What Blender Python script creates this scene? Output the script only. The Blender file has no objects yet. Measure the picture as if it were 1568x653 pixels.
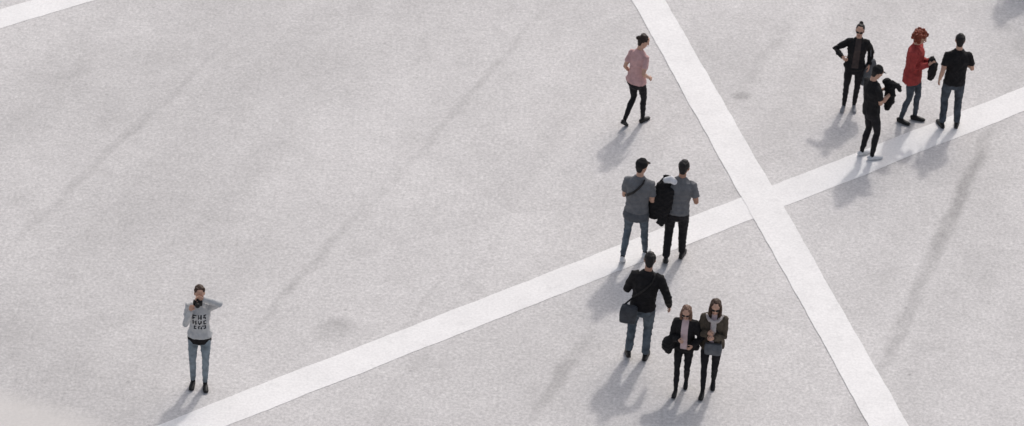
import bpy, math, random
import numpy as np
from mathutils import Vector, Matrix
scene=bpy.context.scene
scene.view_settings.view_transform='Standard'
scene.view_settings.look='None'
scene.view_settings.exposure=0
# ------------------------------------------------------------------ camera (on a tower, 30 m above the plaza)
PITCH=math.radians(33); ROLL=math.radians(2.8); DIST=55.4
cam_d=bpy.data.cameras.new("camera"); cam=bpy.data.objects.new("camera",cam_d)
scene.collection.objects.link(cam); scene.camera=cam
cam_d.sensor_width=36; cam_d.lens=133.16
cam_d.clip_start=1; cam_d.clip_end=5000
cam_d.dof.use_dof=True; cam_d.dof.focus_distance=47.0; cam_d.dof.aperture_fstop=2.8
Fv=Vector((0,math.cos(PITCH),-math.sin(PITCH))); R0=Vector((1,0,0)); U0=R0.cross(Fv)
Rv=R0*math.cos(ROLL)+U0*math.sin(ROLL); Uv=-R0*math.sin(ROLL)+U0*math.cos(ROLL)
cam.matrix_world=Matrix.Translation(-Fv*DIST)@Matrix((Rv,Uv,-Fv)).transposed().to_4x4()

# ------------------------------------------------------------------ materials
def newmat(name):
    m=bpy.data.materials.new(name); m.use_nodes=True
    nt=m.node_tree; b=nt.nodes["Principled BSDF"]
    return m,nt,b
def cloth(name,col,rough=0.9,var=0.18,scale=14,bump=0.25):
    m,nt,b=newmat(name)
    tc=nt.nodes.new("ShaderNodeTexCoord")
    n=nt.nodes.new("ShaderNodeTexNoise"); n.inputs["Scale"].default_value=scale; n.inputs["Detail"].default_value=5
    nt.links.new(tc.outputs["Object"],n.inputs["Vector"])
    r=nt.nodes.new("ShaderNodeValToRGB")
    r.color_ramp.elements[0].position=0.3; r.color_ramp.elements[1].position=0.7
    r.color_ramp.elements[0].color=tuple(c*(1-var) for c in col)+(1,)
    r.color_ramp.elements[1].color=tuple(min(1,c*(1+var)) for c in col)+(1,)
    nt.links.new(n.outputs["Fac"],r.inputs["Fac"]); nt.links.new(r.outputs["Color"],b.inputs["Base Color"])
    n2=nt.nodes.new("ShaderNodeTexNoise"); n2.inputs["Scale"].default_value=120; n2.inputs["Detail"].default_value=2
    nt.links.new(tc.outputs["Object"],n2.inputs["Vector"])
    bp=nt.nodes.new("ShaderNodeBump"); bp.inputs["Strength"].default_value=bump; bp.inputs["Distance"].default_value=0.004
    nt.links.new(n2.outputs["Fac"],bp.inputs["Height"]); nt.links.new(bp.outputs["Normal"],b.inputs["Normal"])
    b.inputs["Roughness"].default_value=rough
    b.inputs["Specular IOR Level"].default_value=0.25
    return m
M={}
def C(name,*a,**k):
    M[name]=cloth(name,*a,**k)
C('skin',(0.50,0.30,0.22),rough=0.55,var=0.08,bump=0.05)
C('skin_tan',(0.36,0.20,0.14),rough=0.55,var=0.08,bump=0.05)
C('lips',(0.36,0.13,0.11),rough=0.5,var=0.05)
C('eye',(0.03,0.025,0.02),rough=0.3,var=0.05)
C('lens_black',(0.008,0.008,0.009),rough=0.15,var=0.05,bump=0.0)
C('black_cloth',(0.012,0.011,0.012),var=0.35)
C('black_denim',(0.014,0.013,0.015),var=0.35)
C('charcoal_cloth',(0.035,0.036,0.04),var=0.3)
C('grey_tee',(0.14,0.142,0.15),var=0.15)
C('grey_sweater',(0.085,0.09,0.10),var=0.2)
C('grey_bag',(0.12,0.125,0.135),var=0.2)
C('dark_bag',(0.06,0.063,0.07),var=0.25)
C('jeans_blue',(0.090,0.11,0.13),var=0.45,scale=9)
C('jeans_dark',(0.052,0.062,0.076),var=0.5,scale=9)
C('jeans_light',(0.19,0.225,0.25),var=0.35,scale=9)
C('pink_blouse',(0.52,0.32,0.31),var=0.12)
C('pale_pink',(0.55,0.42,0.43),var=0.1)
C('red_jacket',(0.31,0.046,0.042),var=0.2)
C('olive_jacket',(0.075,0.06,0.045),var=0.3)
C('brown_top',(0.06,0.045,0.042),var=0.2)
C('pale_scarf',(0.42,0.38,0.37),var=0.2)
C('light_tee',(0.46,0.46,0.46),var=0.1)
C('white_cloth',(0.68,0.68,0.70),var=0.08)
C('hair_black',(0.012,0.010,0.010),rough=0.5,var=0.3,scale=60)
C('hair_brown',(0.055,0.030,0.020),rough=0.5,var=0.4,scale=60)
C('hair_dark_brown',(0.025,0.015,0.012),rough=0.5,var=0.4,scale=60)
C('hair_blond',(0.17,0.10,0.07),rough=0.5,var=0.4,scale=60)
C('hair_red',(0.19,0.040,0.019),rough=0.5,var=0.5,scale=60)
C('black_leather',(0.014,0.013,0.013),rough=0.5,var=0.2)
C('white_shoe',(0.62,0.62,0.63),rough=0.7,var=0.08)
C('grey_shoe',(0.30,0.30,0.31),rough=0.7,var=0.15)
C('rubber_dark',(0.03,0.03,0.03),rough=0.8,var=0.2)
C('rubber_pale',(0.5,0.5,0.5),rough=0.8,var=0.1)

# ------------------------------------------------------------------ lofted volumes
NR=16
def ring(c,u,w,a,b,sq):
    out=[]
    for i in range(NR):
        t=2*math.pi*i/NR; ct,st=math.cos(t),math.sin(t)
        if sq>2:
            ct=math.copysign(abs(ct)**(2/sq),ct); st=math.copysign(abs(st)**(2/sq),st)
        out.append(c+u*(a*ct)+w*(b*st))
    return out
class Prim:
    def __init__(s,pts,ab,u,label,sq=2,cap=1.0):
        s.p=[Vector(p) for p in pts]; s.ab=ab; s.label=label; s.sq=sq
        n=len(s.p); s.fr=[]
        for i in range(n):
            if i==0: t=s.p[1]-s.p[0]
            elif i==n-1: t=s.p[-1]-s.p[-2]
            else: t=(s.p[i+1]-s.p[i]).normalized()+(s.p[i]-s.p[i-1]).normalized()
            t.normalize(); uu=Vector(u); uu=uu-t*uu.dot(t)
            if uu.length<1e-3:
                uu=Vector((0.3,1,0.2)); uu=uu-t*uu.dot(t)
            uu.normalize(); s.fr.append((t,uu,t.cross(uu)))
        s.cap=cap
    def mesh(s,V,F):
        rings=[]
        t,u,w=s.fr[0]; a,b=s.ab[0]; r=min(a,b)*s.cap
        for k in (0.95,0.6,0.3):
            cs=math.sqrt(max(0,1-k*k)); rings.append(ring(s.p[0]-t*r*k,u,w,a*cs,b*cs,s.sq))
        for (p,(a,b),(t,u,w)) in zip(s.p,s.ab,s.fr): rings.append(ring(p,u,w,a,b,s.sq))
        t,u,w=s.fr[-1]; a,b=s.ab[-1]; r=min(a,b)*s.cap
        for k in (0.3,0.6,0.95):
            cs=math.sqrt(max(0,1-k*k)); rings.append(ring(s.p[-1]+t*r*k,u,w,a*cs,b*cs,s.sq))
        base=len(V)
        for rg in rings: V.extend([tuple(v) for v in rg])
        for j in range(len(rings)-1):
            for i in range(NR):
                i2=(i+1)%NR
                F.append((base+j*NR+i,base+j*NR+i2,base+(j+1)*NR+i2,base+(j+1)*NR+i))
        F.append(tuple(base+i for i in range(NR))[::-1])
        F.append(tuple(base+(len(rings)-1)*NR+i for i in range(NR)))
    def sdf(s,X):
        best=np.full(len(X),1e9,dtype=np.float32)
        for i in range(len(s.p)-1):
            p0=np.array(s.p[i],dtype=np.float32); p1=np.array(s.p[i+1],dtype=np.float32)
            d=p1-p0; L2=float(d@d)+1e-12
            tt=np.clip(((X-p0)@d)/L2,0,1)
            q=X-p0-tt[:,None]*d
            T=(s.p[i+1]-s.p[i]).normalized(); uu=(s.fr[i][1]+s.fr[i+1][1]); uu=uu-T*uu.dot(T); uu.normalize(); ww=T.cross(uu)
            a=s.ab[i][0]+(s.ab[i+1][0]-s.ab[i][0])*tt; b=s.ab[i][1]+(s.ab[i+1][1]-s.ab[i][1])*tt
            m=np.minimum(a,b)
            du=(q@np.array(uu,dtype=np.float32))/a; dw=(q@np.array(ww,dtype=np.float32))/b; dt=(q@np.array(T,dtype=np.float32))/(m*max(s.cap,0.15))
            v=(np.sqrt(du*du+dw*dw+dt*dt)-1)*m
            best=np.minimum(best,v)
        return best

def ik(a,c,l1,l2,pole):
    a=Vector(a); c=Vector(c); d=c-a; L=d.length; mx=(l1+l2)*0.995
    if L>mx: c=a+d*(mx/L); L=mx
    if L<abs(l1-l2)+0.02: L=abs(l1-l2)+0.02; c=a+d.normalized()*L
    d=(c-a).normalized()
    x=(l1*l1-l2*l2+L*L)/(2*L); h=math.sqrt(max(1e-6,l1*l1-x*x))
    p=Vector(pole); p=p-d*p.dot(d)
    if p.length<1e-4: p=Vector((0,0,-1))-d*(-d.z)
    p.normalize()
    return a+d*x+p*h, c

VOX={'body':0.0062,'head':0.0042,'hand':0.0032}
AMP={'top':0.010,'sleeve':0.009,'bottom':0.0075,'coat':0.016,'sweater':0.009,'inner':0.004,'hair':0.004,'bag':0.004,'scarf':0.008}

class Figure:
    def __init__(s,name,loc,heading,H,female=False,fit=0.0,pelvis=(0,0,0),lean=(0,0.01),twist=0,
                 head=(0,0,0),footL=(-.09,0,0,8,0),footR=(.09,0,0,-8,0),
                 handL=(-.25,.03,.90),handR=(.25,.03,.90),poleL=(-.5,-1,0),poleR=(.5,-1,0),
                 thumbL=(0.2,1,0),thumbR=(-0.2,1,0),curlL=22,curlR=22,
                 sleeve='long',leg='reg',hem=0.0,hair='short',mats=None,glasses=False,seed=0,coarse=False):
        s.name=name; s.s=H/1.75; s.loc=loc; s.head_deg=heading; s.groups={}; s.mats=mats; s.relabel=None; s.seed=seed; s.coarse=coarse; s.hem=hem
        fem=female
        s.P=Vector((pelvis[0],pelvis[1],.93+pelvis[2]))
        s.c=Vector((lean[0],lean[1],.5)).normalized()
        X=Matrix.Rotation(math.radians(twist),3,'Z')@Vector((1,0,0)); X=(X-s.c*X.dot(s.c)).normalized(); Y=s.c.cross(X)
        s.X=X; s.Y=Y; c=s.c; P=s.P
        N=P+c*.54
        sw=.160 if fem else .182
        # torso profile : h, a, b, yoff
        if fem: prof=[(-.06,.165,.115,0),(0,.165,.118,0),(.10,.132,.100,0),(.17,.122,.095,0),(.27,.140,.105,.008),(.36,.152,.112,.012),(.42,.150,.098,0),(.47,.120,.082,-.005),(.51,.085,.068,-.005),(.55,.062,.056,-.005)]
        else: prof=[(-.06,.160,.115,0),(0,.162,.118,0),(.10,.150,.112,0),(.18,.150,.112,0),(.28,.168,.122,.004),(.37,.182,.126,.004),(.43,.176,.110,0),(.48,.142,.090,-.006),(.52,.100,.074,-.008),(.555,.070,.062,-.008)]
        s.prof=prof; s.fit=fit
        # pelvis
        s.add('body','bottom',[s.tc(-.11),s.tc(-.03),s.tc(.06),s.tc(.12)],[(.135,.10),(.162,.115),(.150,.108),(.13,.098)],X)
        for sg in (-1,1):
            s.add('body','bottom',[P+X*sg*.072+Y*-.040+Vector((0,0,-.03)),P+X*sg*.078+Y*-.036+Vector((0,0,-.085))],[(.076,.078),(.07,.07)],X)
        # torso garment
        hs=[]; 
        h=hem
        while h<.555: hs.append(h); h+=.05
        hs.append(.555)
        pts=[];ab=[]
        for h in hs:
            a,b,y=s.pr(h); fl=fit+ (0.010 if h<hem+.05 else 0.004)
            if h>.5: fl=min(fl,.008)
            pts.append(s.tc(h)+Y*y); ab.append((a+fl,b+fl))
        s.add('body','top',pts,ab,X,cap=.25)
        if fem:
            for sg in (-1,1):
                s.add('body','top',[s.tc(.33)+X*sg*.062+Y*.072,s.tc(.36)+X*sg*.055+Y*.06],[(.056+fit*.5,.052+fit*.5),(.05,.048)],X)
        # legs
        s.knee={};s.ank={}
        for sg,ft,nm in ((-1,footL,'l'),(1,footR,'r')):
            hip=P+Vector((sg*.088,0,-.02)); yaw=math.radians(ft[3]); 
            fd=Vector((-math.sin(yaw),math.cos(yaw),0)); sd=Vector((math.cos(yaw),math.sin(yaw),0))
            pit=math.radians(ft[4]) # heel lift: toe stays down
            R=Matrix.Rotation(-pit,3,sd)
            toe=Vector((ft[0],ft[1],0))+fd*.15
            ank=toe+R@(Vector((0,0,.085))-fd*.15)+Vector((0,0,ft[2]))
            kn,ank=ik(hip,ank,.425,.415,Vector((sg*.06,1,0))+fd*.6)
            s.knee[nm]=kn; s.ank[nm]=ank
            if leg=='slim': rt,rk,rc,ra=(.085,.057,.056,.040)
            else: rt,rk,rc,ra=(.092,.067,.063,.055)
            if fem: rt*=.98; rk*=.93; rc*=.93
            mid=hip.lerp(kn,.5)+fd*.012; calf=kn.lerp(ank,.3)-fd*.014
            s.add('body','bottom',[hip,mid,kn,calf,kn.lerp(ank,.7),ank+(kn-ank)*.06],[(rt,rt*1.03),((rt+rk)/2+.006,(rt+rk)/2+.008),(rk,rk),(rc,rc*1.05),((rc+ra)/2,(rc+ra)/2),(ra,ra)],sd,cap=.4)
            s.add('body','sock',[ank+(kn-ank)*.1,ank-Vector((0,0,.02))],[(.034,.036),(.034,.036)],sd)
            def fp(y,z): return ank+R@(fd*y+Vector((0,0,z-.085)))
            k=.92 if fem else 1.0
            s.add('body','shoe',[fp(-.052*k,.045),fp(0,.05),fp(.07*k,.038),fp(.13*k,.032),fp(.178*k,.026)],[(.030*k,.036),(.037*k,.044),(.042*k,.034),(.046*k,.028),(.036*k,.022)],sd)
            s.add('body','sole',[fp(-.055*k,.012),fp(.0,.012),fp(.12*k,.012),fp(.180*k,.013)],[(.034*k,.012),(.038*k,.012),(.050*k,.012),(.040*k,.012)],sd)
        # arms
        s.elb={};s.wr={}
        for sg,hd,pole,nm,th,cu in ((-1,handL,poleL,'l',thumbL,curlL),(1,handR,poleR,'r',thumbR,curlR)):
            sh=P+c*.455+X*(sg*sw); 
            el,wr=ik(sh,hd,.285,.25,pole); s.elb[nm]=el; s.wr[nm]=wr
            g=.88 if fem else 1.0
            fo=(wr-el).normalized()
            root=sh-X*(sg*.06)+c*.012
            if sleeve=='long':
                f=fit*.6+.004
                s.add('body','sleeve',[root,sh,sh.lerp(el,.5),el,el.lerp(wr,.4),wr-fo*.005],[(.052*g+f,.052*g+f),(.056*g+f,.056*g+f),(.052*g+f,.052*g+f),(.046*g+f,.046*g+f),(.043*g+f,.043*g+f),(.034*g+f*.7,.034*g+f*.7)],Y,cap=.3)
            else:
                s.add('body','sleeve',[root,sh,sh.lerp(el,.35),sh.lerp(el,.66)],[(.052*g,.052*g),(.058*g,.058*g),(.060*g+.002,.060*g+.002),(.062*g+.002,.062*g+.002)],Y,cap=.2)
                s.add('body','skin',[sh.lerp(el,.3),sh.lerp(el,.7),el,el.lerp(wr,.3),wr],[(.048*g,.048*g),(.044*g,.044*g),(.038*g,.038*g),(.040*g,.038*g),(.026*g,.024*g)],Y)
            s.hand('hand_'+('left' if nm=='l' else 'right'),sg,wr,fo,Vector(th),cu,g)
        # head
        yw,pt,rl=[math.radians(v) for v in head]
        B=Matrix((X,Y,c)).transposed()
        s.HR=B@Matrix.Rotation(yw,3,'Z')@Matrix.Rotation(pt,3,'X')@Matrix.Rotation(rl,3,'Y')
        s.Hc=N+c*.060+Y*.012+s.HR@Vector((0,.008,.105))
        hp=s.hp
        k=.95 if fem else 1.0
        s.add('head','skin',[N-c*.06,N+c*.03,hp(0,-.018,-.055)],[(.062*k,.060*k),(.054*k,.056*k),(.052*k,.056*k)],X)
        hx=s.HR@Vector((1,0,0))
        s.add('head','skin',[hp(0,.052,-.108),hp(0,.036,-.088),hp(0,.017,-.05),hp(0,.002,0),hp(0,-.004,.045),hp(0,-.008,.08),hp(0,-.01,.105)],
              [(.024*k,.026),(.045*k,.052),(.061*k,.076),(.071*k,.092),(.075*k,.097),(.064*k,.082),(.036*k,.046)],hx,cap=.4)
        s.add('head','skin',[hp(0,.088,.012),hp(0,.104,-.022),hp(0,.106,-.032)],[(.008,.009),(.012,.012),(.015,.011)],hx)
        s.add('head','skin',[hp(-.045,.074,.026),hp(0,.086,.028),hp(.045,.074,.026)],[(.008,.009)]*3,(0,0,1))
        s.add('head','lips',[hp(-.018,.085,-.060),hp(0,.092,-.060),hp(.018,.085,-.060)],[(.006,.006),(.0085,.007),(.006,.006)],(0,0,1))
        for sg in (-1,1):
            s.add('head','skin',[hp(sg*.073*k,-.002,.018),hp(sg*.077*k,-.006,.0),hp(sg*.073*k,0,-.028)],[(.008,.018),(.009,.020),(.007,.011)],hx)
            s.add('head','eye',[hp(sg*.024,.083,.004),hp(sg*.038,.078,.004)],[(.007,.008),(.007,.008)],(0,0,1))
            if glasses:
                s.add('head','lens',[hp(sg*.014,.096,.004),hp(sg*.032,.094,.001),hp(sg*.054,.082,.004)],[(.015,.007),(.021,.007),(.014,.007)],(0,0,1))
                s.add('head','lens',[hp(sg*.056,.082,.010),hp(sg*.078,.01,.008)],[(.005,.004),(.004,.004)],(0,0,1))
        if glasses: s.add('head','lens',[hp(-.014,.098,.008),hp(.014,.098,.008)],[(.005,.005)]*2,(0,0,1))
        s.hairdo(hair,k)
    def pr(s,h):
        p=s.prof
        if h<=p[0][0]: return p[0][1:]
        for i in range(len(p)-1):
            if h<=p[i+1][0]:
                t=(h-p[i][0])/(p[i+1][0]-p[i][0]); t=t*t*(3-2*t)*.5+t*.5
                return tuple(p[i][j]+(p[i+1][j]-p[i][j])*t for j in (1,2,3))
        return p[-1][1:]
    def tc(s,h): return s.P+s.c*h
    def tp(s,h,ang,off=0.0):
        a,b,y=s.pr(h); t=math.radians(ang); o=s.fit+.012+off
        return s.tc(h)+s.Y*y+s.X*((a+o)*math.cos(t))+s.Y*((b+o)*math.sin(t))
    def hp(s,x,y,z): return s.Hc+s.HR@Vector((x,y,z))
    def add(s,g,label,pts,ab,u=(1,0,0),sq=2,cap=1.0):
        k=s.s
        s.groups.setdefault(g,[]).append(Prim([Vector(p)*k for p in pts],[(a*k,b*k) for a,b in ab],u,label,sq,cap))
    def hand(s,g,sg,w,d,t,curl,k):
        d=d.normalized(); t=(t-d*t.dot(d)).normalized()
        n=t.cross(d) if sg>0 else d.cross(t)
        s.add(g,'skin',[w-d*.035,w,w+d*.03*k,w+d*.065*k,w+d*.088*k],[(.025*k,.022*k),(.027*k,.019*k),(.036*k,.017*k),(.042*k,.015*k),(.039*k,.012*k)],t)
        for off,ln,r,dd in ((.031,.070,.0085,.083),(.0105,.080,.0088,.088),(-.0105,.074,.0085,.085),(-.030,.058,.0075,.076)):
            p=w+d*dd*k+t*off*k; pts=[p-d*.012*k,p]; ang=math.radians(curl*.5)
            for f in (.46,.30,.24):
                v=d*math.cos(ang)+n*math.sin(ang)+t*(off*1.6); p=p+v*(ln*f*k); pts.append(p); ang+=math.radians(curl)
            s.add(g,'skin',pts,[(r*k,r*k),(r*k,r*k),(r*.97*k,r*.95*k),(r*.9*k,r*.85*k),(r*.75*k,r*.7*k)],t)
        p=w+d*.022*k+t*.02*k; v=(d*.62+t*.62+n*(.25+curl*.004)).normalized(); v2=(d*.8+t*.25+n*(.3+curl*.006)).normalized()
        s.add(g,'skin',[p,p+v*.038*k,p+v*.038*k+v2*.03*k,p+v*.038*k+v2*.052*k],[(.015*k,.014*k),(.011*k,.011*k),(.0095*k,.009*k),(.0075*k,.007*k)],n)
    def hairdo(s,st,k):
        hp=s.hp; hx=s.HR@Vector((1,0,0))
        lab='cap' if st=='cap' else 'hair'
        e=.006 if st=='cap' else 0
        s.add('head',lab,[hp(0,-.022,.015),hp(0,-.018,.045),hp(0,-.013,.082),hp(0,-.010,.108)],[(.078*k+e,.086+e),(.083*k+e,.094+e),(.074*k+e,.086+e),(.046*k+e,.056+e)],hx,cap=.5)
        s.add('head','hair',[hp(0,-.060,.02),hp(0,-.058,-.02),hp(0,-.052,-.06)],[(.066*k,.046),(.062*k,.044),(.048*k,.034)],hx)
        if st=='cap':
            s.add('head','cap',[hp(0,.055,.045),hp(0,.11,.040),hp(0,.150,.030)],[(.066,.008),(.062,.007),(.040,.006)],hx)
        if st=='bun':
            s.add('head','hair',[hp(0,-.05,.10),hp(0,-.065,.125)],[(.040,.036),(.036,.032)],hx)
        if st=='low_bun':
            s.add('head','hair',[hp(0,-.10,.045),hp(0,-.128,.04)],[(.046,.044),(.036,.034)],hx)
            s.add('head','hair',[hp(-.03,-.03,.10),hp(.02,-.06,.09)],[(.05,.04),(.05,.04)],hx)
        if st=='tied':
            s.add('head','hair',[hp(0,-.08,.05),hp(0,-.12,.01),hp(0,-.12,-.09)],[(.05,.045),(.035,.03),(.02,.02)],hx)
            s.add('head','hair',[hp(-.05,.02,.08),hp(.05,.02,.08)],[(.03,.04),(.03,.04)],hx)
        if st in('long','shoulder'):
            L=-.23 if st=='long' else -.15
            s.add('head','hair',[hp(0,-.045,.06),hp(0,-.055,-.03),hp(0,-.058,-.12),hp(0,-.055,L)],[(.083,.062),(.090,.060),(.092,.050),(.070,.034)],hx)
            for sg in (-1,1):
                s.add('head','hair',[hp(sg*.045,.025,.088),hp(sg*.078,.012,.03),hp(sg*.086,.010,-.06),hp(sg*.080,.022,-.13),hp(sg*.072,.03,L+.01)],[(.022,.032),(.020,.036),(.022,.036),(.024,.034),(.014,.02)],hx)
        if st=='curly':
            rnd=random.Random(5)
            for i in range(85):
                th=rnd.uniform(0,2*math.pi); ph=math.asin(rnd.uniform(-.75,1)); rr=rnd.uniform(.085,.125)
                v=Vector((math.cos(th)*math.cos(ph),math.sin(th)*math.cos(ph),math.sin(ph)))
                if v.y>.35 and v.z<.42: continue
                q=hp(v.x*rr*.98,v.y*rr-.018,v.z*rr+.02); r=rnd.uniform(.018,.034)
                s.add('head','hair',[q,q+s.HR@Vector((rnd.uniform(-.015,.015),rnd.uniform(-.015,.015),-.02))],[(r,r),(r*.9,r*.9)],hx)
    def strap(s,g,label,pts,wd=.013,th=.006):
        s.add(g,label,pts,[(wd,th)]*len(pts),s.c)
    def finish(s):
        emp=bpy.data.objects.new(s.name,None); scene.collection.objects.link(emp)
        emp.empty_display_size=.3
        rnd=np.random.RandomState(s.seed+11)
        for g,prims in s.groups.items():
            V=[];F=[]
            for p in prims: p.mesh(V,F)
            me=bpy.data.meshes.new("tmp"); me.from_pydata(V,[],F); me.update()
            ob=bpy.data.objects.new("tmp",me); scene.collection.objects.link(ob)
            key='hand' if g.startswith('hand_') else g
            vx=VOX.get(key,0.0045)*(1.6 if s.coarse else 1)
            md=ob.modifiers.new("r",'REMESH'); md.mode='VOXEL'; md.voxel_size=vx; md.use_smooth_shade=True
            sm=ob.modifiers.new("s",'SMOOTH'); sm.factor=.5; sm.iterations=5 if g=='body' else (2 if g!='head' else 1)
            dg=bpy.context.evaluated_depsgraph_get()
            nm=bpy.data.meshes.new_from_object(ob.evaluated_get(dg)); 
            bpy.data.objects.remove(ob); bpy.data.meshes.remove(me)
            n=len(nm.vertices); co=np.empty(n*3,dtype=np.float32); nm.vertices.foreach_get('co',co); co=co.reshape(-1,3)
            no=np.empty(n*3,dtype=np.float32); nm.vertices.foreach_get('normal',no); no=no.reshape(-1,3)
            labs=sorted(set(p.label for p in prims)|({'inner','print'} if g=='body' else set()))
            def lab_of(X):
                best=np.full(len(X),1e9,dtype=np.float32); li=np.zeros(len(X),dtype=np.int32)
                for p in prims:
                    v=p.sdf(X)
                    if p.label in('eye','lips'): v=v-.0015
                    m=v<best; best[m]=v[m]; li[m]=labs.index(p.label)
                if g=='body':
                    q=X/s.s-np.array(s.P,dtype=np.float32)
                    lx=q@np.array(s.X,dtype=np.float32); ly=q@np.array(s.Y,dtype=np.float32); lz=q@np.array(s.c,dtype=np.float32)
                    li[(li==labs.index('bottom'))&(lz>s.hem-.012)]=labs.index('top')
                    if s.relabel: s.relabel(lx,ly,lz,li,labs)
                return li
            vl=lab_of(co)
            np_=len(nm.polygons); fc=np.empty(np_*3,dtype=np.float32); nm.polygons.foreach_get('center',fc); fc=fc.reshape(-1,3)
            fl=lab_of(fc)
            amp=np.array([AMP.get(l,0.0) for l in labs],dtype=np.float32)[vl]
            q=co+0.03*np.sin(co[:,[1,2,0]]*11+rnd.uniform(0,6,3))+0.012*np.sin(co[:,[2,0,1]]*31+rnd.uniform(0,6,3))
            w=np.zeros(n,dtype=np.float32)
            for i in range(5):
                kd=rnd.normal(size=3)*np.array([.7,.7,1.2]); kd=kd/np.linalg.norm(kd)*rnd.uniform(22,52)
                w+=(1-np.abs(np.sin(q@kd+rnd.uniform(0,6))))**2
            w=w/5-.33
            hl=np.array([1.0 if l=='hair' else 0.0 for l in labs],dtype=np.float32)[vl]
            wh=np.sin(q[:,0]*190+3*np.sin(q[:,2]*30))*np.sin(q[:,1]*170+2)*.6+np.sin(q[:,0]*90+q[:,1]*80)*.4
            disp=amp*(w*2.2*(1-hl)+wh*hl)
            co=co+no*disp[:,None]
            nm.vertices.foreach_set('co',co.astype(np.float32).ravel())
            nm.polygons.foreach_set('use_smooth',np.ones(np_,dtype=bool))
            nm.materials.clear()
            for l in labs: nm.materials.append(M[s.mats.get(l,DEF.get(l,'black_cloth'))])
            nm.polygons.foreach_set('material_index',fl)
            nm.update(); nm.name=s.name+'_'+g
            o=bpy.data.objects.new(g,nm); scene.collection.objects.link(o); o.parent=emp
        emp.location=(s.loc[0],s.loc[1],GZ); emp.rotation_euler=(0,0,math.radians(s.head_deg))
        return emp
GZ=0.004
DEF={'skin':'skin','lips':'lips','eye':'eye','lens':'lens_black','sock':'black_cloth','shoe':'black_leather','sole':'rubber_dark','hair':'hair_black','cap':'black_cloth',
     'top':'black_cloth','sleeve':'black_cloth','bottom':'black_denim','coat':'black_cloth','inner':'brown_top','print':'charcoal_cloth','bag':'grey_bag','camera':'black_leather','scarf':'pale_scarf','sweater':'grey_sweater'}

def open_front(w0,w1,h0=.0,h1=.53):
    def f(lx,ly,lz,li,labs):
        t=np.clip((lz-h0)/(h1-h0),0,1); w=w0+(w1-w0)*t
        m=(li==labs.index('top'))&(ly>.02)&(np.abs(lx)<w)&(lz>h0)
        li[m]=labs.index('inner')
    return f

# 1 woman in pink walking away to the right
f=Figure('walking_woman',(1.76,2.60),-38,1.56,female=True,fit=.020,lean=(.0,.04),head=(-35,-18,0),
  footL=(-.05,-.24,0,5,38),footR=(.06,.20,0,-5,0),pelvis=(0,.03,-.012),handR=(.22,.10,.99),handL=(-.20,.12,.93),poleR=(.2,-1,0),poleL=(-.1,-1,0),
  sleeve='short',leg='slim',hem=-.05,hair='low_bun',seed=1,mats={'top':'pink_blouse','sleeve':'pink_blouse','hair':'hair_dark_brown'})
f.finish()
# 2 man in cap with tied sweater and shoulder strap
f=Figure('walking_man',(1.77,-1.13),-12,1.71,fit=.014,lean=(.01,.02),head=(-30,-8,0),
  footL=(-.13,-.20,0,5,30),footR=(.14,.18,0,-8,0),handL=(-.13,.28,1.10),poleL=(-.35,-1,-.5),handR=(.17,.26,1.06),poleR=(.25,-1,-.3),
  sleeve='short',leg='slim',hem=-.02,hair='cap',seed=2,mats={'top':'grey_tee','sleeve':'grey_tee','bottom':'jeans_blue','shoe':'white_shoe','sole':'rubber_pale','cap':'black_cloth'})
f.add('body','sweater',[f.tc(.07),f.tc(0),f.tc(-.09),f.tc(-.15)],[(.168,.128),(.182,.138),(.196,.150),(.198,.150)],f.X,cap=.2)
f.strap('shoulder_strap','camera',[f.tp(.54,-40,.004),f.tp(.49,-65,.006),f.tp(.42,-85,.006),f.tp(.34,-105,.006),f.tp(.26,-135,.006),f.tp(.20,-170,.006)],.02,.008)
f.finish()
# 3 man carrying a coat over the shoulder
f=Figure('walking_man',(2.352,-1.09),-8,1.70,fit=.014,lean=(.03,.02),head=(-10,-5,0),
  footL=(-.10,-.17,0,5,25),footR=(.10,.15,0,-8,0),handR=(.20,.24,1.08),poleR=(.35,-1,-.3),handL=(-.20,.26,1.15),poleL=(-.5,-.8,-.4),
  sleeve='short',leg='reg',hem=-.03,hair='short',seed=3,mats={'top':'grey_tee','sleeve':'grey_tee','bottom':'black_denim','skin':'skin_tan','lining':'white_cloth'})
f.add('body','coat',[(-.17,.02,1.40),(-.21,-.03,1.30),(-.25,-.05,1.14),(-.31,-.05,.94),(-.35,-.04,.80)],[(.09,.08),(.13,.10),(.16,.11),(.16,.10),(.10,.06)],(1,0,0))
f.add('body','coat',[(-.13,-.10,1.30),(-.17,-.13,1.05),(-.22,-.12,.72)],[(.08,.05),(.10,.05),(.06,.035)],(1,0,0))
f.add('hood_lining','lining',[(-.20,-.03,1.42),(-.12,-.04,1.46),(-.06,-.06,1.43)],[(.04,.05),(.055,.06),(.035,.045)],(0,1,0))
f.finish()
# 4 man in black sweater with satchel
f=Figure('walking_man',(1.814,-3.56),-5,1.74,fit=.016,pelvis=(.04,0,0),lean=(.035,.02),head=(5,-8,0),
  footL=(-.11,.0,0,10,12),footR=(.12,.02,0,-8,0),handR=(.40,.04,.92),poleR=(.4,-1,0),handL=(-.10,.28,1.10),poleL=(-.6,-1,-.4),
  sleeve='long',leg='reg',hem=-.04,hair='short',seed=4,mats={'bottom':'jeans_blue','skin':'skin_tan','bag':'dark_bag'})
f.add('satchel','bag',[(-.13,-.165,.99),(-.145,-.18,.87),(-.15,-.175,.74)],[(.11,.045),(.125,.06),(.11,.05)],(1,0,0),sq=4,cap=.3)
f.add('satchel','bag',[(-.13,-.20,.99),(-.145,-.225,.93),(-.145,-.235,.86)],[(.115,.03),(.12,.025),(.115,.012)],(1,0,0),sq=4,cap=.3)
f.strap('satchel','camera',[Vector((-.22,-.16,.99)),f.tp(.12,-150),f.tp(.22,-120),f.tp(.34,-90),f.tp(.45,-65),f.tp(.53,-35)],.016,.007)
f.finish()
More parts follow.
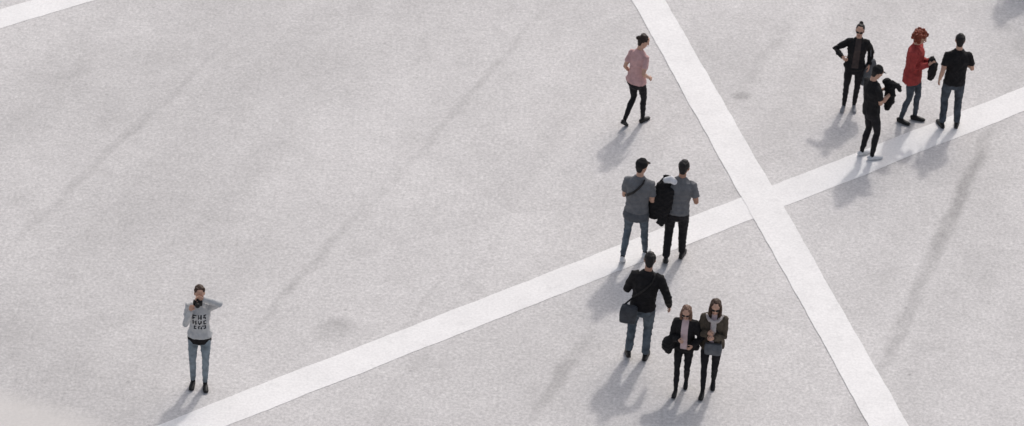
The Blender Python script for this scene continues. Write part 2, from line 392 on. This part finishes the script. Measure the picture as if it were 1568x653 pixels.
# 5 woman with black jacket and pale pink shirt
f=Figure('walking_woman',(2.431,-4.2),170,1.42,female=True,fit=.038,lean=(.0,.06),head=(0,-4,0),
  footR=(.07,.18,0,-4,0),footL=(-.06,-.15,0,4,25),handR=(.07,.29,1.17),poleR=(.6,-.8,-.5),handL=(-.16,.27,1.08),poleL=(-.6,-.8,-.4),
  thumbR=(0,.3,1),thumbL=(0,.3,1),curlR=50,curlL=55,sleeve='long',leg='slim',hem=-.06,hair='shoulder',glasses=True,seed=5,mats={'inner':'pale_pink','hair':'hair_blond','bottom':'black_denim'})
f.relabel=open_front(.055,.06)
f.add('body','coat',[(.20,.16,1.10),(.25,.14,1.02),(.27,.12,.90),(.25,.12,.82)],[(.07,.07),(.11,.10),(.11,.10),(.07,.06)],(1,0,0))
f.add('body','coat',[(-.18,.14,1.06),(-.22,.12,.96)],[(.06,.06),(.06,.06)],(1,0,0))
f.finish()
# 6 woman with olive jacket, scarf, grey bag
f=Figure('walking_woman',(2.80,-4.194),172,1.53,female=True,fit=.036,lean=(-.01,.04),head=(5,-6,0),
  footR=(.07,.18,0,-4,0),footL=(-.06,-.15,0,4,25),handR=(.05,.28,1.24),poleR=(.6,-.8,-.6),handL=(-.04,.30,1.18),poleL=(-.6,-.8,-.6),
  thumbR=(0,.3,1),thumbL=(0,.3,1),curlR=50,curlL=45,sleeve='long',leg='slim',hem=-.08,hair='long',glasses=True,seed=6,mats={'top':'olive_jacket','sleeve':'olive_jacket','inner':'pale_pink','hair':'hair_brown'})
f.relabel=open_front(.035,.045)
f.add('body','scarf',[f.tp(.52,170,.0),f.tp(.50,120,.015),f.tp(.48,90,.02),f.tp(.50,60,.015),f.tp(.52,10,.0)],[(.025,.02),(.032,.028),(.038,.03),(.032,.028),(.025,.02)],f.c)
f.add('body','scarf',[f.tp(.47,92,.02),f.tp(.36,95,.035),f.tp(.28,88,.02)],[(.042,.026),(.042,.022),(.034,.016)],f.X)
f.add('shoulder_bag','bag',[(-.04,.185,1.00),(-.04,.205,.92),(-.04,.20,.83)],[(.13,.045),(.145,.06),(.13,.05)],(1,0,0),sq=4,cap=.3)
f.strap('shoulder_bag','camera',[Vector((-.15,.18,1.0)),f.tp(.16,140),f.tp(.30,118),f.tp(.42,95,.004),f.tp(.50,60),f.tp(.545,40)],.011,.006)
f.finish()
# 7 woman in black jacket, sunglasses, bun
f=Figure('standing_woman',(5.099,3.39),176,1.51,female=True,fit=.028,lean=(-.02,.0),head=(-8,0,0),pelvis=(-.02,0,0),
  footR=(.10,.0,0,-12,0),footL=(-.08,-.04,0,6,0),handR=(.22,.24,1.20),poleR=(.7,-1,.1),handL=(-.27,.03,.96),poleL=(-.3,-1,0),curlR=45,thumbR=(-.3,.3,1),
  sleeve='long',leg='slim',hem=-.04,hair='bun',glasses=True,seed=7,mats={'inner':'brown_top','shoe':'grey_shoe','sole':'rubber_pale'})
f.relabel=open_front(.06,.05)
f.add('tote_bag','bag',[(-.31,-.03,1.03),(-.31,-.04,.92),(-.27,-.04,.72),(-.21,-.03,.50)],[(.07,.05),(.105,.06),(.105,.055),(.06,.03)],(1,0,0),cap=.4)
f.strap('tote_bag','bag',[Vector((-.29,-.03,1.02)),f.tp(.30,190,.06),f.tp(.44,190,.05),f.tp(.50,178,.02)],.012,.008)
f.finish()
# 8 man in black with white shoes, holding jacket
f=Figure('standing_man',(5.299,2.02),-62,1.60,fit=.012,lean=(.0,-.02),head=(0,-28,0),pelvis=(0,-.01,0),
  footR=(.10,.03,0,-10,0),footL=(-.09,-.05,0,6,0),handR=(.08,.27,1.20),poleR=(.4,-1,-.6),handL=(-.10,.25,1.19),poleL=(-.4,-1,-.6),curlR=50,curlL=50,thumbR=(0,0,1),thumbL=(0,0,1),
  sleeve='short',leg='slim',hem=-.04,hair='cap',seed=8,mats={'shoe':'white_shoe','sole':'rubber_pale'})
f.add('carried_jacket','coat',[(-.05,.27,1.36),(.0,.30,1.30),(.02,.31,1.18),(.03,.31,1.04),(.02,.28,.90)],[(.07,.07),(.11,.08),(.12,.085),(.11,.075),(.06,.05)],(1,0,0))
f.add('carried_jacket','coat',[(.05,.30,1.38),(.11,.38,1.35),(.13,.42,1.26)],[(.06,.05),(.06,.05),(.04,.04)],(1,0,0))
f.finish()
# 9 woman with red curly hair and red jacket
f=Figure('standing_woman',(5.976,3.12),-112,1.62,female=True,fit=.032,lean=(.0,.01),head=(5,-18,0),
  footR=(.09,-.09,0,-10,0),footL=(-.10,.09,0,8,0),handR=(.08,.27,1.20),poleR=(.3,-1,-.6),handL=(-.08,.27,1.18),poleL=(-.3,-1,-.6),curlR=50,curlL=50,thumbR=(0,0,1),thumbL=(0,0,1),
  sleeve='long',leg='slim',hem=-.13,hair='curly',seed=9,mats={'top':'red_jacket','sleeve':'red_jacket','bottom':'jeans_dark','hair':'hair_red'})
f.add('carried_bag','coat',[(.0,.29,1.26),(.0,.33,1.16),(.01,.33,1.02),(.0,.31,.92)],[(.07,.06),(.12,.075),(.11,.075),(.06,.05)],(1,0,0))
f.finish()
# 10 man in black T-shirt seen from behind
f=Figure('standing_man',(6.609,3.0),4,1.63,fit=.016,lean=(.01,.0),head=(-8,-6,0),
  footL=(-.12,.0,0,14,0),footR=(.12,.01,0,-14,0),handL=(-.25,-.01,.92),poleL=(-.2,-1,0),handR=(.19,.26,1.12),poleR=(.4,-1,-.3),
  sleeve='short',leg='reg',hem=-.07,hair='short',seed=10,mats={'bottom':'jeans_dark'})
f.finish()
# 11 woman taking a photograph
BM=["111.1.1.11","1...1.1.1.","11..111.11","1...1.1..1","..........","1.1.1.1.11","111.1.1.1.","1.1.111.1.","1.1..1..11","..........",".11.11.111",".1..1.1..1",".11.1.1.11"]
f=Figure('woman_taking_photo',(-4.124,-4.66),183,1.62,female=True,fit=.016,lean=(.0,-.01),head=(6,-8,0),
  footR=(.10,.0,0,-8,0),footL=(-.08,.05,0,6,0),handR=(.12,.22,1.47),poleR=(.3,.2,-1),handL=(-.06,.16,1.63),poleL=(-1,.5,.25),curlR=55,curlL=50,thumbR=(-1,0,.4),thumbL=(1,0,-.6),
  sleeve='long',leg='slim',hem=-.03,hair='tied',seed=11,mats={'top':'light_tee','sleeve':'light_tee','bottom':'jeans_light','hair':'hair_brown','sweater':'black_cloth'})
def prt(lx,ly,lz,li,labs):
    top=labs.index('top'); pi=labs.index('print')
    col=np.floor((-lx+.10)/.020).astype(int); row=np.floor((.39-lz)/.020).astype(int)
    ok=(li==top)&(ly>0.01)&(col>=0)&(col<10)&(row>=0)&(row<len(BM))
    arr=np.array([[ch=='1' for ch in r] for r in BM])
    m=ok.copy(); m[ok]=arr[row[ok],col[ok]]
    li[m]=pi
f.relabel=prt
f.add('body','sweater',[f.tc(-.01),f.tc(-.05),f.tc(-.13)],[(.178,.134),(.182,.138),(.172,.130)],f.X,cap=.2)
cx=f.hp(.035,.155,-.045)
f.add('photo_camera','camera',[cx-f.X*.06,cx+f.X*.06],[(.045,.03),(.045,.03)],(0,0,1),sq=5,cap=.3)
f.add('photo_camera','camera',[cx,cx+f.Y*.09],[(.034,.034),(.036,.036)],f.X,cap=.2)
f.add('photo_camera','camera',[cx+Vector((0,0,.04)),cx+Vector((0,0,.062))],[(.022,.024),(.016,.02)],f.X,sq=4,cap=.3)
f.finish()
# two more visitors standing further along the plaza (their shadows reach into the view)
f=Figure('standing_man',(8.22,7.75),20,1.74,fit=.012,footL=(-.11,0,0,12,0),footR=(.11,0,0,-12,0),hem=-.05,handR=(.24,.2,1.0),seed=12,mats={'bottom':'jeans_dark'},coarse=True)
f.finish()
f=Figure('standing_man',(8.80,7.7),120,1.76,fit=.016,footL=(-.11,0,0,12,0),footR=(.11,0,0,-12,0),hem=-.05,handR=(.24,.25,1.05),seed=13,mats={'bottom':'jeans_blue','top':'charcoal_cloth','sleeve':'charcoal_cloth'},coarse=True)
f.finish()

# ------------------------------------------------------------------ ground
def ground_mat():
    m,nt,b=newmat("plaza_asphalt_pale")
    N=nt.nodes; Lk=nt.links
    tc=N.new("ShaderNodeTexCoord")
    def noise(scale,detail=4,rough=.6,vec=None):
        n=N.new("ShaderNodeTexNoise"); n.inputs["Scale"].default_value=scale; n.inputs["Detail"].default_value=detail; n.inputs["Roughness"].default_value=rough
        Lk.new(vec if vec else tc.outputs["Object"],n.inputs["Vector"]); return n.outputs["Fac"]
    def mr(v,a,b_,c,d):
        n=N.new("ShaderNodeMapRange"); n.inputs[1].default_value=a; n.inputs[2].default_value=b_; n.inputs[3].default_value=c; n.inputs[4].default_value=d
        Lk.new(v,n.inputs[0]); return n.outputs[0]
    def mul(a,b_):
        n=N.new("ShaderNodeMath"); n.operation='MULTIPLY'
        for i,x in enumerate((a,b_)):
            if isinstance(x,float): n.inputs[i].default_value=x
            else: Lk.new(x,n.inputs[i])
        return n.outputs[0]
    def sub1(a):
        n=N.new("ShaderNodeMath"); n.operation='SUBTRACT'; n.inputs[0].default_value=1.0; Lk.new(a,n.inputs[1]); return n.outputs[0]
    nw=N.new("ShaderNodeTexNoise"); nw.inputs["Scale"].default_value=1.2; nw.inputs["Detail"].default_value=5
    Lk.new(tc.outputs["Object"],nw.inputs["Vector"])
    vm=N.new("ShaderNodeVectorMath"); vm.operation='MULTIPLY_ADD'; vm.inputs[1].default_value=(.28,.28,0); Lk.new(nw.outputs["Color"],vm.inputs[0]); Lk.new(tc.outputs["Object"],vm.inputs[2])
    warp=vm.outputs[0]
    fac=mr(noise(22,6,.85),.36,.64,.76,1.24)
    fac=mul(fac,mr(noise(9,4,.6),.35,.65,.955,1.045))
    fac=mul(fac,mr(noise(3.0,4,.6),.3,.7,.955,1.045))
    fac=mul(fac,mr(noise(.35,5,.6),.3,.7,.93,1.07))
    mp=N.new("ShaderNodeMapping"); mp.vector_type='TEXTURE'; mp.inputs["Rotation"].default_value=(0,0,math.radians(70)); mp.inputs["Scale"].default_value=(7,.9,1)
    Lk.new(warp,mp.inputs["Vector"]); fac=mul(fac,mr(noise(1.0,3,.5,mp.outputs[0]),.3,.7,.955,1.045))
    vo=N.new("ShaderNodeTexVoronoi"); vo.inputs["Scale"].default_value=1.6; Lk.new(tc.outputs["Object"],vo.inputs["Vector"])
    fac=mul(fac,mr(vo.outputs["Distance"],.02,.06,.80,1.0))
    # patchy grime
    fac=mul(fac,mr(noise(1.1,6,.65),.30,.46,.93,1.0))
    def soft_ellipse(x0,y0,x1,y1,w,amt):  # soft-edged mask for darker streaks, smudges and broad areas of the ground colour
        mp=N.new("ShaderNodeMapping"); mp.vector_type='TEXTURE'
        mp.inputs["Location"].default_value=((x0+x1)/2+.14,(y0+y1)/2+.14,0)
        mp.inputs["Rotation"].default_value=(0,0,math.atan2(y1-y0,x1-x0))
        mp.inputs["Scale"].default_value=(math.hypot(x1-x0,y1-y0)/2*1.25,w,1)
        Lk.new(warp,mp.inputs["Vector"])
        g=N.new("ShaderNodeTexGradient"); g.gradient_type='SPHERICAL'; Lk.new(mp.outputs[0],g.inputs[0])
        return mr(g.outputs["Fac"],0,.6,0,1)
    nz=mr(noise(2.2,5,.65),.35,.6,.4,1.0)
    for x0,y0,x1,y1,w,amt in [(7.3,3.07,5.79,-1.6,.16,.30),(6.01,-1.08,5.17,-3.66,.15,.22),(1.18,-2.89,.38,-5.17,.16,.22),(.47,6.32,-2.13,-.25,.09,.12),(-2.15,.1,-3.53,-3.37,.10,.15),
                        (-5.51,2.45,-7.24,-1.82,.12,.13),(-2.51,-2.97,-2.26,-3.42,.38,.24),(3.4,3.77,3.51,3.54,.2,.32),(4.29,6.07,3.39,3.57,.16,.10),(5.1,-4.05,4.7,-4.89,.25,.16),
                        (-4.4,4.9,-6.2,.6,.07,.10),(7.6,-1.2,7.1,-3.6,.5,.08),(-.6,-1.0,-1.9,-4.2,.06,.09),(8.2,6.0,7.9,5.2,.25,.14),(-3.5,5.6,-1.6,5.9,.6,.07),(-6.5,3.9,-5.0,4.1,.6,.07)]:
        fac=mul(fac,sub1(mul(mul(soft_ellipse(x0,y0,x1,y1,w,amt),nz),float(amt))))
    for x0,y0,x1,y1,w,amt in [(-7.85,2.51,-2.85,2.03,9.0,.08),(-6.68,-5.83,-5.11,-4.29,4.0,.09)]:
        fac=mul(fac,sub1(mul(soft_ellipse(x0,y0,x1,y1,w,amt),float(amt))))
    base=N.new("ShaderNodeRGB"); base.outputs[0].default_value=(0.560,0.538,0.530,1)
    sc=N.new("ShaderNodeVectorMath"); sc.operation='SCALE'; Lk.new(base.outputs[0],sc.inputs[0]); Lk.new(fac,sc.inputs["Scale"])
    mp=N.new("ShaderNodeMapping"); mp.vector_type='TEXTURE'; mp.inputs["Location"].default_value=(-6.48,-6.03,0); mp.inputs["Rotation"].default_value=(0,0,math.radians(-22)); mp.inputs["Scale"].default_value=(2.4,1.0,1)
    Lk.new(tc.outputs["Object"],mp.inputs["Vector"])
    g=N.new("ShaderNodeTexGradient"); g.gradient_type='SPHERICAL'; Lk.new(mp.outputs[0],g.inputs[0])
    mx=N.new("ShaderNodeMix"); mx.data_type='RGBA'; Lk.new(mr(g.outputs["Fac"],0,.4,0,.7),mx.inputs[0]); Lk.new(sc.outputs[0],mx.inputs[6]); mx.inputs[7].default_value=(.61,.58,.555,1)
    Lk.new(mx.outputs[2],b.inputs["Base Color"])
    b.inputs["Roughness"].default_value=.95; b.inputs["Specular IOR Level"].default_value=.1
    bp=N.new("ShaderNodeBump"); bp.inputs["Strength"].default_value=.35; bp.inputs["Distance"].default_value=.006
    Lk.new(noise(60,4,.7),bp.inputs["Height"]); Lk.new(bp.outputs[0],b.inputs["Normal"])
    return m
me=bpy.data.meshes.new("plaza_ground"); S=1500
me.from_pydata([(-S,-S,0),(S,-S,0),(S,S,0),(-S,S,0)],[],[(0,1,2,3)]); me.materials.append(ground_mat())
o=bpy.data.objects.new("plaza_ground",me); scene.collection.objects.link(o)

def strip_mat():
    m,nt,b=newmat("white_stone_band"); N=nt.nodes; Lk=nt.links
    tc=N.new("ShaderNodeTexCoord")
    def noise(scale,detail,a,b_,c,d):
        n=N.new("ShaderNodeTexNoise"); n.inputs["Scale"].default_value=scale; n.inputs["Detail"].default_value=detail; n.inputs["Roughness"].default_value=.7
        Lk.new(tc.outputs["Object"],n.inputs["Vector"])
        r=N.new("ShaderNodeMapRange"); r.inputs[1].default_value=a; r.inputs[2].default_value=b_; r.inputs[3].default_value=c; r.inputs[4].default_value=d; Lk.new(n.outputs["Fac"],r.inputs[0]); return r.outputs[0]
    a=noise(26,6,.36,.64,.92,1.06); c=noise(1.1,5,.3,.7,.94,1.05); d=noise(4,6,.30,.44,.90,1.0)
    m1=N.new("ShaderNodeMath"); m1.operation='MULTIPLY'; Lk.new(a,m1.inputs[0]); Lk.new(c,m1.inputs[1])
    m2=N.new("ShaderNodeMath"); m2.operation='MULTIPLY'; Lk.new(m1.outputs[0],m2.inputs[0]); Lk.new(d,m2.inputs[1])
    sc=N.new("ShaderNodeVectorMath"); sc.operation='SCALE'; sc.inputs[0].default_value=(.785,.765,.755); Lk.new(m2.outputs[0],sc.inputs["Scale"])
    Lk.new(sc.outputs[0],b.inputs["Base Color"]); b.inputs["Roughness"].default_value=.9; b.inputs["Specular IOR Level"].default_value=.15
    return m
SM=strip_mat()
def strip(name,mx,my,ang,w,z,seed):
    mid=Vector((mx,my)); d=Vector((math.cos(ang),math.sin(ang))); n=Vector((-d.y,d.x))
    rnd=random.Random(seed); V=[];F=[]
    Lh=60.0; step=.12; k=int(2*Lh/step)
    j=[0,0]
    for i in range(k+1):
        s_=-Lh+i*step
        for q in (0,1):
            j[q]=j[q]*.8+rnd.uniform(-.007,.007)
            sg=1 if q else -1
            p=mid+d*s_+n*(sg*w+j[q]); V.append((p.x,p.y,z))
    for i in range(k): F.append((2*i,2*i+2,2*i+3,2*i+1))
    me=bpy.data.meshes.new(name); me.from_pydata(V,[],F); me.update()
    if me.polygons[0].normal.z<0: me.flip_normals()
    me.materials.append(SM)
    o=bpy.data.objects.new(name,me); scene.collection.objects.link(o)
strip("white_paving_strip",1.845,-.837,.6731,.267,.004,1)
strip("white_paving_strip",3.632,.817,-1.2928,.266,.008,2)
strip("white_paving_strip",-7.71,5.216,.6442,.263,.004,3)

# ------------------------------------------------------------------ light
sd=Vector((.56,1.55,0)).normalized(); el=math.radians(46)
sdir=Vector((sd.x*math.cos(el),sd.y*math.cos(el),math.sin(el)))
az=math.atan2(sd.x,sd.y)
su=bpy.data.lights.new("sun",'SUN'); su.energy=1.35; su.angle=math.radians(3.2); su.color=(1,.965,.92)
so=bpy.data.objects.new("sun",su); scene.collection.objects.link(so); so.rotation_euler=(-sdir).to_track_quat('-Z','Y').to_euler(); so.location=(10,30,30)
w=bpy.data.worlds.new("World"); scene.world=w; w.use_nodes=True
nt=w.node_tree; bg=nt.nodes["Background"]; sky=nt.nodes.new("ShaderNodeTexSky"); sky.sky_type='NISHITA'; sky.sun_disc=False
sky.sun_elevation=el; sky.sun_rotation=az; sky.dust_density=4.0; sky.air_density=1.0; sky.ozone_density=.6
hs=nt.nodes.new("ShaderNodeHueSaturation"); hs.inputs["Saturation"].default_value=.55
nt.links.new(sky.outputs[0],hs.inputs["Color"]); nt.links.new(hs.outputs[0],bg.inputs[0]); bg.inputs[1].default_value=.15
